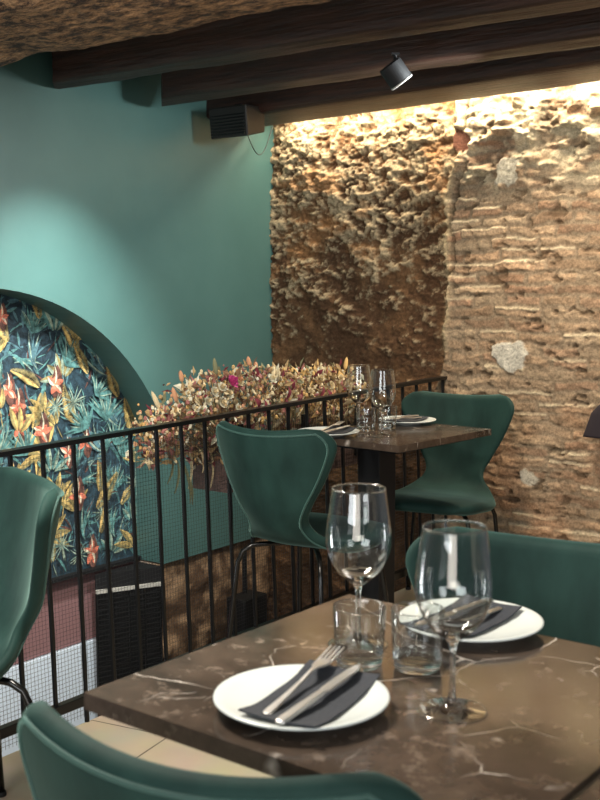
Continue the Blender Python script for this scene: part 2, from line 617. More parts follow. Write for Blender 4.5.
def relief_wall(name, us, zs, fn, mw, material, thick=0.25):
    U, Z = np.meshgrid(us, zs)
    h, c = fn(U, Z)
    nu, nz = len(us), len(zs)
    V = np.stack([U, -h, Z], -1).reshape(-1, 3)
    idx = np.arange(nu * nz).reshape(nz, nu)
    F = np.stack([idx[:-1, :-1], idx[:-1, 1:], idx[1:, 1:], idx[1:, :-1]], -1).reshape(-1, 4)
    # a back and four sides make it a solid
    b0 = len(V)
    back = np.array([[us[0], thick, zs[0]], [us[-1], thick, zs[0]], [us[-1], thick, zs[-1]], [us[0], thick, zs[-1]]])
    V = np.vstack([V, back])
    faces = F.tolist()
    faces.append([b0, b0 + 3, b0 + 2, b0 + 1])
    faces.append([b0, b0 + 1] + idx[0, ::-1].tolist())
    faces.append([b0 + 2, b0 + 3] + idx[-1, :].tolist())
    faces.append([b0 + 3, b0] + idx[:, 0].tolist())
    faces.append([b0 + 1, b0 + 2] + idx[::-1, -1].tolist())
    me = bpy.data.meshes.new(name)
    me.from_pydata(V.tolist(), [], faces)
    me.materials.append(material)
    att = me.color_attributes.new('albedo', 'FLOAT_COLOR', 'POINT')
    cc = np.ones((len(V), 4), np.float32)
    cc[:nu * nz, :3] = c.reshape(-1, 3)
    cc[nu * nz:, :3] = 0.3
    att.data.foreach_set('color', cc.ravel())
    me.polygons.foreach_set('use_smooth', [True] * len(F) + [False] * 5)
    me.update()
    o = bpy.data.objects.new(name, me)
    COL.objects.link(o)
    o.matrix_world = mw
    return o


N, L, B = nodes(M_brick)
at = N.new('ShaderNodeAttribute')
at.attribute_name = 'albedo'
tc = N.new('ShaderNodeTexCoord')
n1 = N.new('ShaderNodeTexNoise')
n1.inputs['Scale'].default_value = 90
n1.inputs['Detail'].default_value = 8
n1.inputs['Roughness'].default_value = 0.7
L.new(tc.outputs['Object'], n1.inputs['Vector'])
mr = N.new('ShaderNodeMapRange')
mr.inputs['From Min'].default_value = 0.25
mr.inputs['From Max'].default_value = 0.75
mr.inputs['To Min'].default_value = 0.45
mr.inputs['To Max'].default_value = 1.5
L.new(n1.outputs[0], mr.inputs['Value'])
vm = N.new('ShaderNodeVectorMath')
vm.operation = 'SCALE'
L.new(at.outputs['Color'], vm.inputs[0])
L.new(mr.outputs[0], vm.inputs['Scale'])
L.new(vm.outputs[0], B.inputs['Base Color'])
bp = N.new('ShaderNodeBump')
bp.inputs['Strength'].default_value = 0.9
bp.inputs['Distance'].default_value = 0.009
L.new(n1.outputs[0], bp.inputs['Height'])
L.new(bp.outputs[0], B.inputs['Normal'])

# ------------------------------------------------------------------ structure
CEIL = 2.24
us = np.arange(-0.10, 2.75, 0.0055)
zs = np.concatenate([np.arange(-2.6, -0.45, 0.03), np.arange(-0.45, CEIL + 0.003, 0.0055)])
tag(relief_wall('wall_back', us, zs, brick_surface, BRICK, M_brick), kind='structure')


# green wall with the arched niche
AC, AR_, JX, SP = 1.80, 1.10, 0.815, 0.17
JX2 = 2 * AC - JX
SPZ = SP + math.sqrt(AR_ ** 2 - (AC - JX) ** 2)
WY = -0.18                              # depth of the niche
arc = [(JX, 0.0)]
for i in range(41):
    a0 = math.acos((JX - AC) / AR_)
    a = a0 + (PI - 2 * a0) * i / 40
    arc.append((AC + AR_ * math.cos(a), SP + AR_ * math.sin(a)))
arc.append((JX2, 0.0))
mb = MB()
X1 = 3.6
# front face as strips above each arch segment, plus the piers
mb.box(-0.02, JX, WY - 0.12, 0, 0.0, CEIL)
mb.box(JX2, X1, WY - 0.12, 0, 0.0, CEIL)
for (xa, za), (xb, zb) in zip(arc[1:-1], arc[2:-1]):
    mb.add([(xa, 0, za), (xb, 0, zb), (xb, 0, CEIL), (xa, 0, CEIL), (xa, WY - 0.12, za), (xb, WY - 0.12, zb), (xb, WY - 0.12, CEIL), (xa, WY - 0.12, CEIL)],
           [(0, 1, 2, 3), (0, 4, 5, 1), (4, 7, 6, 5), (3, 2, 6, 7)])
gw = mb.build('wall_left', M_green, mw=GREEN)
tag(gw, kind='structure')


def stone(U, Z):
    h = (fbm(U * 5, Z * 7, 201, 5, 0.6) - 0.5) * 0.07
    c = lerp3(np.broadcast_to(np.array([0.10, 0.058, 0.034]), U.shape + (3,)), np.array([0.34, 0.22, 0.13]), sstep(0.42, 0.68, fbm(U * 11, Z * 13, 203, 5, 0.6)))
    return h, c


G2 = GREEN @ Matrix.Translation((0, -0.03, 0)) @ Matrix.Rotation(PI, 4, 'Z')   # x away from the camera, y into the wall
tag(relief_wall('wall_left_lower', np.arange(-JX, 0.0, 0.01), np.arange(-2.6, -0.003, 0.012), stone, G2, M_brick, 0.26), kind='structure')
mb = MB()
mb.box(JX, X1, WY - 0.14, WY - 0.02, 0.06 - 0.38, 0.012)
tag(mb.build('wall_left_niche', mat('mauve_paint', (0.24, 0.125, 0.125), 0.7), mw=GREEN), kind='structure')
mb = MB()
mb.box(JX, X1, WY - 0.14, WY - 0.005, -2.6, -0.325)
tag(mb.build('wall_left_dado', mat('bluish_white_paint', (0.72, 0.80, 0.90), 0.6), mw=GREEN), kind='structure')
mb = MB()
mb.box(JX + 0.0, X1, WY - 0.02, WY + 0.035, 0.002, 0.016)
tag(mb.build('trim_1', M_blackm, mw=GREEN), kind='structure')

# floor platform up to the railing, thin slab
Fo = RAIL
pa = Fo @ Vector((-2.6, 0.0, 0))
pb = Fo @ Vector((2.16, 0.0, 0))
pc = BRICK @ Vector((2.75, 0.02, 0))
pd = Vector((3.6, -2.6, 0))
pe = Vector((-3.4, -2.6, 0))
poly = [pa, pb, pc, pd, pe]
mb = MB()
n = len(poly)
mb.add([(p.x, p.y, 0) for p in poly] + [(p.x, p.y, -0.22) for p in poly],
       [tuple(range(n - 1, -1, -1)), tuple(range(n, 2 * n))] + [(i, (i + 1) % n, (i + 1) % n + n, i + n) for i in range(n)])
tag(mb.build('floor', M_floor), kind='structure')
mb = MB()
mb.box(-5, 5, -3, 8, -2.75, -2.6)
tag(mb.build('floor_lower', mat('lower_floor', (0.45, 0.45, 0.45), 0.5)), kind='structure')
mb = MB()
mb.box(-4.5, 4.5, -3, 7, CEIL, CEIL + 0.1)
tag(mb.build('ceiling', M_plaster), kind='structure')

# ------------------------------------------------------------------ wallpaper of jungle leaves
WP = [mat('wallpaper_ground', (0.010, 0.038, 0.058), 0.55),
      mat('wallpaper_ochre', (0.55, 0.36, 0.08), 0.55),
      mat('wallpaper_teal', (0.060, 0.20, 0.19), 0.55),
      mat('wallpaper_sage', (0.25, 0.33, 0.24), 0.55),
      mat('wallpaper_blue', (0.05, 0.14, 0.17), 0.55),
      mat('wallpaper_coral', (0.62, 0.13, 0.055), 0.55),
      mat('wallpaper_umber', (0.13, 0.045, 0.03), 0.55),
      mat('wallpaper_cream', (0.62, 0.52, 0.36), 0.55),
      mat('wallpaper_night', (0.006, 0.022, 0.035), 0.55),
      mat('wallpaper_olive', (0.26, 0.20, 0.06), 0.55)]
for m_ in WP:
    c_ = m_.node_tree.nodes['Principled BSDF'].inputs['Base Color'].default_value
    c_ = (c_[0], c_[1], c_[2])
    gy = sum(c_) / 3
    c_ = tuple(0.82 * q + 0.18 * gy for q in c_)
    noise_col(m_, tuple(q * 0.35 for q in c_), tuple(min(0.9, q * 1.55 + 0.01) for q in c_), 38, 7, 0.7, 0.36, 0.64)
rnd = random.Random(7)
mb = MB()
front = [p for p in arc]
WX0, WX1 = 0.75, 2.9
mb.add([(WX0, WY, 0.012), (WX1, WY, 0.012), (WX1, WY, 1.40), (WX0, WY, 1.40), (WX0, WY - 0.01, 0.012), (WX1, WY - 0.01, 0.012), (WX1, WY - 0.01, 1.40), (WX0, WY - 0.01, 1.40)],
       [(0, 1, 2, 3), (7, 6, 5, 4), (0, 4, 5, 1), (3, 2, 6, 7), (0, 3, 7, 4), (1, 5, 6, 2)], 0)
lay = [0]


def leaf(x, z, ang, ln, wd, bend, m, m2=None, pts=9):
    lay[0] += 1
    y = WY + 0.0004 + lay[0] * 2.2e-6
    c, s_ = math.cos(ang), math.sin(ang)
    L_, R_, mid = [], [], []
    for i in range(pts):
        t = i / (pts - 1)
        px, off = t * ln, bend * ln * t * t
        wv = wd * math.sin(PI * min(1, t * 0.96 + 0.02)) ** 0.75 * (1 - 0.25 * t)
        for arr, q in ((L_, off + wv), (R_, off - wv), (mid, off)):
            arr.append((x + px * c - q * s_, y, z + px * s_ + q * c))
    vs, fs, ms = [], [], []
    for i in range(pts):
        vs += [L_[i], mid[i], R_[i]]
    n0 = len(mb.v)
    f1 = [(3 * i, 3 * i + 3, 3 * i + 4, 3 * i + 1) for i in range(pts - 1)]
    f2 = [(3 * i + 1, 3 * i + 4, 3 * i + 5, 3 * i + 2) for i in range(pts - 1)]
    mb.v += vs
    mb.f += [tuple(k + n0 for k in f) for f in f1] + [tuple(k + n0 for k in f) for f in f2]
    mb.m += [m] * len(f1) + [m if m2 is None else m2] * len(f2)


def fern(x, z, ang, ln, m, m2, bend=0.2):
    nn_ = int(ln / 0.007)
    for i in range(nn_):
        t = i / nn_
        off = bend * ln * t * t
        px = x + math.cos(ang) * t * ln - math.sin(ang) * off
        pz = z + math.sin(ang) * t * ln + math.cos(ang) * off
        l2 = ln * 0.30 * (1 - t) ** 0.6 * min(1, 0.4 + 3 * t)
        for sg in (1, -1):
            leaf(px, pz, ang + bend * t * 1.6 + sg * 0.95, l2, 0.0030, -sg * 0.15, m if sg > 0 else m2, None, 4)


def palm(x, z, ang, ln, m, m2, k=9, sp=1.9):
    for i in range(k):
        a = ang + (i / (k - 1) - 0.5) * sp
        leaf(x, z, a, ln * rnd.uniform(0.8, 1.1), ln * 0.055, rnd.uniform(-0.25, 0.25), m if i % 2 else m2, m2, 7)


def cluster(x, z, ang, ln, m, m2, k=5):
    for i in range(k):
        a = ang + (i - (k - 1) / 2) * 0.55
        leaf(x + 0.02 * math.cos(a), z + 0.02 * math.sin(a), a, ln * rnd.uniform(0.75, 1.1), ln * 0.16, rnd.uniform(-0.3, 0.3), m, m2)
    leaf(x - ln * 0.6 * math.cos(ang), z - ln * 0.6 * math.sin(ang), ang, ln * 0.7, 0.003, 0.1, m2, m2, 5)


def bloom(x, z, r):
    leaf(x - 0.3 * r, z - r * 1.6, PI / 2 - 0.1, r * 3.4, r * 0.8, 0.1, 6, 6)
    for i in range(5):
        a = rnd.uniform(0, 1) + i * 1.257
        leaf(x, z, a, r * rnd.uniform(0.8, 1.3), r * 0.33, rnd.uniform(-0.4, 0.4), 5, 7 if i % 3 == 0 else 5, 7)
    leaf(x, z + 0.2 * r, PI / 2 + 0.5, r * 1.5, r * 0.12, -0.6, 7, 7, 7)


def swirl(x, z, ang, ln, m, m2):
    for i in range(4):
        leaf(x + i * 0.004, z + i * 0.012, ang + i * 0.22, ln * (1 - 0.12 * i), ln * 0.07, 0.5, m if i % 2 else m2, m, 8)


for i in range(1300):           # dim undergrowth
    x, z = rnd.uniform(WX0, WX1), rnd.uniform(0.06, 1.32)
    leaf(x, z, rnd.uniform(0, 2 * PI), rnd.uniform(0.05, 0.12), rnd.uniform(0.006, 0.014), rnd.uniform(-0.6, 0.6), rnd.choice((4, 2, 8, 8, 4, 6)), rnd.choice((4, 2, 8)), 6)
spots = []
for j in range(13):
    for i in range(21):
        spots.append((WX0 + 0.04 + i * 0.104 + rnd.uniform(-0.04, 0.04) + (j % 2) * 0.06, 0.06 + j * 0.10 + rnd.uniform(-0.035, 0.035)))
rnd.shuffle(spots)
for q, (x, z) in enumerate(spots):
    k = q % 9
    up_ = rnd.uniform(0.7, 2.4)
    if k in (0, 5):
        cluster(x, z, up_, rnd.uniform(0.09, 0.13), *rnd.choice(((1, 9), (1, 9), (9, 3), (3, 2), (9, 1))), rnd.choice((3, 4, 5)))
    elif k == 1:
        fern(x, z, up_, rnd.uniform(0.14, 0.20), 9, 1, rnd.uniform(-0.4, 0.4))
    elif k in (2, 7):
        palm(x, z, up_, rnd.uniform(0.09, 0.14), 3, 2, 17)
    elif k in (3,):
        swirl(x, z, rnd.uniform(0, 2.5), rnd.uniform(0.12, 0.18), 4, 3)
    elif k == 4:
        bloom(x, z, rnd.uniform(0.034, 0.05))
    elif k == 6:
        palm(x, z, rnd.uniform(0, 6), rnd.uniform(0.05, 0.075), 2, 3, 13, 6.0)
    else:
        swirl(x, z, rnd.uniform(0.5, 3), 0.14, 2, 3)
for px, pz in ((1.37, 0.66), (1.18, 0.36), (1.62, 0.86), (1.42, 0.16)):
    cluster(px + 0.13, pz, 1.9, 0.11, 1, 9, 3)
    bloom(px, pz, 0.045)
wp = mb.build('wall_left_mural', WP, mw=GREEN)
tag(wp, kind='structure')

# ------------------------------------------------------------------ beams


def beam(name, p0, p1, w_, z0, z1, m, label, seed, rough=0.006, ext=0.0, skew=0.0):
    """p0, p1: the far bottom edge; the beam lies on the camera's side of it"""
    p0, p1 = Vector((*p0, 0)), Vector((*p1, 0))
    d = (p1 - p0).normalized()
    ln = (p1 - p0).length + ext
    nx = Vector((d.y, -d.x, 0))
    if nx.y > 0:
        nx = -nx
    mw = Matrix(((d.x, nx.x, 0, p0.x), (d.y, nx.y, 0, p0.y), (0, 0, 1, 0), (0, 0, 0, 1)))
    if mw.determinant() < 0:
        pass
    st = 0.02
    nxs = int(ln / st)
    ring = []
    k = 9
    r = 0.018
    # cross-section with worn corners
    sec = []
    hw, hh = w_ / 2, (z1 - z0) / 2
    for i in range(k * 4):
        a = 2 * PI * i / (k * 4)
        ca, sa = math.cos(a), math.sin(a)
        f = 1 / max(abs(ca) ** 12 + abs(sa) ** 12, 1e-9) ** (1 / 12)
        sec.append((hw + hw * ca * f, (z0 + z1) / 2 + hh * sa * f))
    vs, fs = [], []
    ns = len(sec)
    xs = np.linspace(0, ln, nxs + 1)
    for i, x in enumerate(xs):
        for j, (y, z) in enumerate(sec):
            a = 2 * PI * j / ns
            nz_ = float(fbm(np.array([x * 3.0 + 50]), np.array([math.cos(a) * 2 + math.sin(a) * 3 + seed * 10]), seed, 5, 0.62)) - 0.5
            nr = nz_ * 2 * rough
            vs.append((max(x, skew * y + 0.001 * x), y + math.cos(a) * nr, min(z + math.sin(a) * nr, z1)))
    for i in range(nxs):
        for j in range(ns):
            a, b = i * ns + j, i * ns + (j + 1) % ns
            fs.append((a, a + ns, b + ns, b))
    fs.append(tuple(range(ns)))
    fs.append(tuple(nxs * ns + q for q in range(ns - 1, -1, -1)))
    o = mesh(name, vs, fs, m, smooth=True, mw=mw)
    me = o.data
    bm_ = bmesh.new()
    bm_.from_mesh(me)
    bmesh.ops.recalc_face_normals(bm_, faces=bm_.faces)
    bm_.to_mesh(me)
    bm_.free()
    tag(o, label, 'beam', 'dark wooden ceiling beams')
    return o


beam('ceiling_beam', (-1.60, 4.34), (0.90, 2.34), 0.52, 2.015, CEIL, M_bigbeam, 'huge rough-hewn brown beam nearest the camera, across the top left of the ceiling', 3, 0.03)
beam('ceiling_beam', (-0.99, 4.592), (1.60, 2.690), 0.15, 2.06, CEIL, M_beam, 'dark red-brown beam directly behind the huge rough beam, its end in the teal wall furthest left', 5, 0.008, skew=1.05)
beam('ceiling_beam', (-0.602, 4.93), (1.60, 3.205), 0.17, 2.048, CEIL, M_beam, 'dark beam behind the black spotlight and in front of the loudspeaker', 8, 0.007, skew=1.05)
q0, q1 = BRICK @ Vector((0.02, -0.13, 0)), BRICK @ Vector((2.75, -0.13, 0))
beam('ceiling_beam', (q0.x, q0.y), (q1.x, q1.y), 0.36, 2.042, CEIL, M_beam, 'wide flat dark beam along the brick wall, hiding the light strip', 12, 0.003)

# the lit strip itself, sitting above the far edge of the last beam
o = MB()
o.box(0.04, 2.7, -0.128, -0.116, 2.085, 2.105)
em = mat('led_emitter', (1, 1, 1))
B = em.node_tree.nodes['Principled BSDF']
B.inputs['Emission Color'].default_value = (1.0, 0.84, 0.56, 1)
B.inputs['Emission Strength'].default_value = 6
tag(o.build('led_strip', em, mw=BRICK), 'warm white light strip glowing along the top of the brick wall', 'light strip')

# ------------------------------------------------------------------ railing
rl = empty('railing', RAIL, 'black metal railing with thin balusters and wire mesh at the edge of the floor', 'railing')
LEAN = 0.035


def rz(s):
    return 0.833 + (s + 0.285) * 0.0178


S0, S1 = -2.35, 2.20
mb = MB()
seg = 24
for i in range(seg):
    a, b = S0 + (S1 - S0) * i / seg, S0 + (S1 - S0) * (i + 1) / seg
    y0, y1 = LEAN - 0.016, LEAN + 0.016
    mb.add([(a, y0, rz(a) - 0.014), (b, y0, rz(b) - 0.014), (b, y1, rz(b) - 0.014), (a, y1, rz(a) - 0.014),
            (a, y0, rz(a)), (b, y0, rz(b)), (b, y1, rz(b)), (a, y1, rz(a))],
           [(0, 3, 2, 1), (4, 5, 6, 7), (0, 1, 5, 4), (2, 3, 7, 6)])
mb.build('top_rail', M_black, rl)
mb = MB()
mb.box(S0, S1, -0.012, 0.012, 0.055, 0.085)
mb.build('bottom_rail', M_black, rl, bevel=0.002)
k0 = int((S0 + 0.024) / 0.1142)
for k in range(k0, 20):
    s = -0.024 + 0.1142 * k
    if s > S1 - 0.02:
        break
    zt = rz(s) - 0.012
    zb = 0.0 if k % 4 == 0 else 0.06
    mb = MB()
    rr = random.Random(k + 100)
    pts, rs = [], []
    for i in range(15):
        t = i / 14
        z = zb + (zt - zb) * t
        pts.append((s + rr.uniform(-.0007, .0007), LEAN * z / 0.83 + rr.uniform(-.0007, .0007), z))
        rs.append(0.0078 + rr.uniform(-.0006, .0006))
    mb.tube(pts, rs, 6)
    mb.build('baluster', M_black, rl, smooth=False)
mb = MB()
p = 0.0125
z = 0.02
while z < 0.80:
    y = LEAN * z / 0.83 + 0.011
    mb.box(S0, S1, y - 0.0004, y + 0.0004, z - 0.00036, z + 0.00036)
    z += p
s = S0
while s < S1:
    ya, yb = 0.011 + 0.0008, LEAN * 0.8 / 0.83 + 0.011 + 0.0008
    h = 0.00036
    mb.add([(s - h, ya - h, 0.01), (s + h, ya - h, 0.01), (s + h, ya + h, 0.01), (s - h, ya + h, 0.01),
            (s - h, yb - h, 0.80), (s + h, yb - h, 0.80), (s + h, yb + h, 0.80), (s - h, yb + h, 0.80)],
           [(0, 1, 5, 4), (1, 2, 6, 5), (2, 3, 7, 6), (3, 0, 4, 7)])
    s += p
mb.build('wire_mesh', M_wire, rl)

# ------------------------------------------------------------------ black grille below the jamb, small box on the stone wall
gr = empty('metal_grille', GREEN @ Matrix.Translation((JX, 0, 0)), 'black slatted metal grille with a pale top bar below the foot of the arch', 'grille')
GA, GB = Vector((0.004, -0.012, 0)), Vector((0.29, -0.150, 0))
gd = (GB - GA).normalized()
gn = Vector((-gd.y, gd.x, 0))
mb = MB()
tri = [(GA.x, GA.y), (GB.x, GB.y), (0.004, -0.150)]
mb.add([(x, y, -0.95) for x, y in tri] + [(x, y, -0.012) for x, y in tri], [(0, 1, 2), (5, 4, 3), (0, 3, 4, 1), (1, 4, 5, 2), (2, 5, 3, 0)])
mb.build('grille_body', M_blackm, gr)
mb = MB()


def obar(a, b, z0, z1, w_):
    p_, q_ = GA + gd * a, GA + gd * b
    e_ = gn * w_
    mb.add([(*(p_ - e_ * .2).xy, z0), (*(q_ - e_ * .2).xy, z0), (*(q_ + e_).xy, z0), (*(p_ + e_).xy, z0), (*(p_ - e_ * .2).xy, z1), (*(q_ - e_ * .2).xy, z1), (*(q_ + e_).xy, z1), (*(p_ + e_).xy, z1)],
           [(0, 3, 2, 1), (4, 5, 6, 7), (0, 1, 5, 4), (1, 2, 6, 5), (2, 3, 7, 6), (3, 0, 4, 7)])


for i in range(34):
    obar(0.004, 0.312, -0.93 + i * 0.024, -0.921 + i * 0.024, 0.006)
for i in range(5):
    obar(0.004 + i * 0.076, 0.010 + i * 0.076, -0.94, -0.105, 0.009)
mb.build('slats', M_black, gr)
mb = MB()
obar(0.0, 0.317, -0.099, -0.083, 0.014)
mb.build('top_bar', mat('pale_bar', (0.42, 0.40, 0.36), 0.5), gr)
bx = empty('wall_box', GREEN @ Matrix.Translation((0.33, 0.035, -0.46)), 'small black box on the dark stone wall below, seen through the railing', 'box')
mb = MB()
mb.box(-0.09, 0.09, 0, 0.12, 0, 0.22)
mb.build('housing', M_blackm, bx, bevel=0.01)
mb = MB()
mb.tube([(-0.02, 0.03, 0.22), (-0.02, 0.03, 0.44)], 0.012, 8)
mb.build('pipe', M_blackm, bx)

# ------------------------------------------------------------------ tracklight and loudspeaker
T0 = Matrix.Translation((0.322, 3.86, 2.06))
tl = empty('spotlight', T0, 'small black cylindrical spotlight hanging under a ceiling beam', 'spotlight')
ax = (Matrix.Rotation(math.radians(-37), 4, 'Y') @ Matrix.Rotation(math.radians(8), 4, 'X'))
Lm = Matrix.Translation((0, 0, -0.062)) @ ax
mb = MB()
mb.lathe([(0, 0.033), (0.039, 0.033), (0.042, 0.029), (0.042, -0.038), (0.040, -0.040), (0.037, -0.032), (0, -0.030)], 32)
o = mb.build('housing', M_blackm, tl, smooth=False)
o.matrix_local = Lm @ Matrix.Rotation(PI / 2 * 0, 4, 'Y')
mb = MB()
mb.lathe([(0.0405, -0.0405), (0.0425, -0.037), (0.0430, -0.0405), (0.0405, -0.0440), (0.0405, -0.0405)], 32)
o = mb.build('rim', mat('bright_rim', (0.6, 0.58, 0.55), 0.3, 0.6), tl, smooth=True)
o.matrix_local = Lm
mb = MB()
mb.tube([(0.0, 0, 0.0), (0.0, 0, -0.04)], 0.006, 10)
mb.box(-0.014, 0.014, -0.014, 0.014, -0.006, 0.0)
mb.build('stem', M_blackm, tl)

sp = empty('loudspeaker', frame((-0.27, 5.06, 2.085), 128), 'black wedge-shaped loudspeaker mounted under the beam in the corner', 'loudspeaker')
mb = MB()
# cabinet: a tapering box
f = [(-0.12, -0.06, -0.155), (0.10, -0.06, -0.155), (0.10, -0.075, -0.02), (-0.12, -0.075, -0.02)]
bck = [(-0.085, 0.10, -0.12), (0.065, 0.10, -0.12), (0.065, 0.10, -0.012), (-0.085, 0.10, -0.012)]
mb.add(f + bck, [(0, 1, 2, 3), (7, 6, 5, 4), (0, 4, 5, 1), (1, 5, 6, 2), (2, 6, 7, 3), (3, 7, 4, 0)])
mb.build('cabinet', mat('speaker_plastic', (0.008, 0.007, 0.006), 0.5), sp, bevel=0.006)
mb = MB()
for i in range(9):
    z = -0.142 + i * 0.0135
    mb.box(-0.108, 0.088, -0.072, -0.064, z, z + 0.006)
mb.build('front_grille', M_black, sp)
mb = MB()
mb.box(-0.03, 0.01, 0.0, 0.04, -0.03, 0.0)
mb.build('bracket', M_blackm, sp)
mb = MB()
mb.box(-0.165, -0.10, 0.02, 0.05, -0.07, -0.03)
mb.build('side_arm', M_blackm, sp)
mb = MB()
c0 = Vector((-0.215, 5.14, 2.02))
pts = []
for i in range(26):
    t = i / 25
    pts.append((-0.235 + 0.10 * t, 5.10 + 0.42 * t, 1.95 - 0.11 * math.sin(PI * t) + 0.10 * t))
mb.tube(pts, 0.0022, 6)
tag(mb.build('speaker_cable', M_blackm, smooth=True), 'thin black cable looping from the loudspeaker to the wall corner', 'cable')

# ------------------------------------------------------------------ chairs
CP = [(0.225, 0.430), (0.215, 0.447), (0.185, 0.457), (0.12, 0.459), (0.04, 0.452), (-0.05, 0.447), (-0.12, 0.450), (-0.17, 0.464), (-0.205, 0.496), (-0.228, 0.545),
      (-0.245, 0.61), (-0.262, 0.69), (-0.279, 0.765), (-0.292, 0.835)]


def catmull(P, n):
    P = [Vector(p) for p in P]
    P = [P[0] * 2 - P[1]] + P + [P[-1] * 2 - P[-2]]
    out = []
    for i in range(1, len(P) - 2):
        for j in range(n):
            t = j / n
            a, b, c, d = P[i - 1], P[i], P[i + 1], P[i + 2]
            out.append(0.5 * ((2 * b) + (c - a) * t + (2 * a - 5 * b + 4 * c - d) * t * t + (3 * b - a - 3 * c + d) * t ** 3))
    out.append(P[-2])
    return out


def interp(x, xs, ys):
    return float(np.interp(x, xs, ys))


cl_ = catmull(CP, 8)
arcl = [0]
for a, b in zip(cl_, cl_[1:]):
    arcl.append(arcl[-1] + (b - a).length)
TOT = arcl[-1]
# half-width against height fraction of the run
WS = catmull([(0.0, 0.205), (0.08, 0.213), (0.20, 0.228), (0.32, 0.222), (0.44, 0.178), (0.53, 0.132), (0.60, 0.122), (0.68, 0.150), (0.77, 0.192), (0.86, 0.226), (0.93, 0.243), (1.0, 0.247)], 6)
wsx, wsy = [p.x for p in WS], [p.y for p in WS]


def shell_point(s, t, off):
    """s run 0..1 from the seat front to the top of the back, t -1..1 across"""
    d = s * TOT
    y = interp(d, arcl, [p.x for p in cl_])
    z = interp(d, arcl, [p.y for p in cl_])
    e = 0.006
    y2, z2 = interp(d + e, arcl, [p.x for p in cl_]), interp(d + e, arcl, [p.y for p in cl_])
    y1, z1 = interp(d - e, arcl, [p.x for p in cl_]), interp(d - e, arcl, [p.y for p in cl_])
    tn = Vector((y2 - y1, z2 - z1)).normalized() if (y2 - y1) ** 2 + (z2 - z1) ** 2 > 0 else Vector((0, 1))
    nr = Vector((tn.y, -tn.x))          # towards the sitter (up on the seat, forward on the back)
    if s < 0.05:
        pass
    w_ = interp(s, wsx, wsy)
    # round the ends
    rt, rf = 0.085, 0.10
    rem = (1 - s) * TOT
    if rem < rt:
        w_ -= rt * (1 - math.sqrt(max(0, 1 - ((rt - rem) / rt) ** 2)))
    if d < rf:
        w_ -= rf * (1 - math.sqrt(max(0, 1 - ((rf - d) / rf) ** 2)))
    x = w_ * t
    back = float(sstep(0.50, 0.75, s))
    seatk = 1 - float(sstep(0.35, 0.5, s))
    waist = math.exp(-((s - 0.56) / 0.10) ** 2)
    cur = back * 0.082 * (abs(x) / 0.24) ** 2 - seatk * 0.012 * (abs(x) / 0.22) ** 3 + waist * 0.030 * t * t
    o_ = cur + off
    dz = 0.0
    if rem < 0.25:
        dz = -0.005 * (1 - t * t) * (1 - rem / 0.25) - 0.0 * abs(t)
    return Vector((x, y - nr.x * 0 + nr.x * o_ * -1 * -1, z + nr.y * o_ + dz))


# nr points up on the seat when the run goes backwards: fix the sign once
_t = shell_point(0.3, 0, 0.01) - shell_point(0.3, 0, 0)
SG = 1 if _t.z > 0 else -1
NS, NT = 64, 30


def edge_d(s, t):
    d = s * TOT
    w_ = interp(s, wsx, wsy)
    return min(w_ * (1 - abs(t)), d, (1 - s) * TOT)


TH = 0.017
ss = [0.5 - 0.5 * math.cos(PI * i / NS) for i in range(NS + 1)]
ss = [0.65 * (i / NS) + 0.35 * a for i, a in enumerate(ss)]
tt = [math.sin(PI / 2 * (2 * j / NT - 1)) for j in range(NT + 1)]


def grid_surface(sgn):
    vs = []
    for s in ss:
        for t in tt:
            e = min(1.0, edge_d(s, t) / 0.020)
            th = TH * math.sqrt(max(0, 1 - (1 - e) ** 2))
            vs.append(shell_point(s, t, SG * (sgn * th)))
    return vs


A = grid_surface(1)
Bk = grid_surface(-1)
W_ = NT + 1
vs = A + Bk
fs = []
off = len(A)
for i in range(NS):
    for j in range(NT):
        a = i * W_ + j
        fs.append((a, a + 1, a + W_ + 1, a + W_))
        fs.append((off + a, off + a + W_, off + a + W_ + 1, off + a + 1))
shell_me = (vs, fs)


def edge_run(inset, sgn, lift):
    """a line round the shell, inset from its edge"""
    pts = []
    a = inset / TOT
    lo_s, hi_s = a, 1 - a

    def pt(s, t):
        w_ = interp(s, wsx, wsy)
        tin = max(0.0, 1 - inset / max(w_, 0.05))
        e = min(1.0, inset / 0.020)
        th = TH * math.sqrt(max(0, 1 - (1 - e) ** 2)) + lift
        return shell_point(s, t * tin, SG * sgn * th)
    n_ = 60
    for i in range(n_ + 1):
        pts.append(pt(lo_s + (hi_s - lo_s) * i / n_, 1))
    for i in range(1, 16):
        pts.append(pt(hi_s, 1 - 2 * i / 16))
    for i in range(n_ + 1):
        pts.append(pt(hi_s - (hi_s - lo_s) * i / n_, -1))
    for i in range(1, 16):
        pts.append(pt(lo_s, -1 + 2 * i / 16))
    pts.append(pts[0])
    return pts


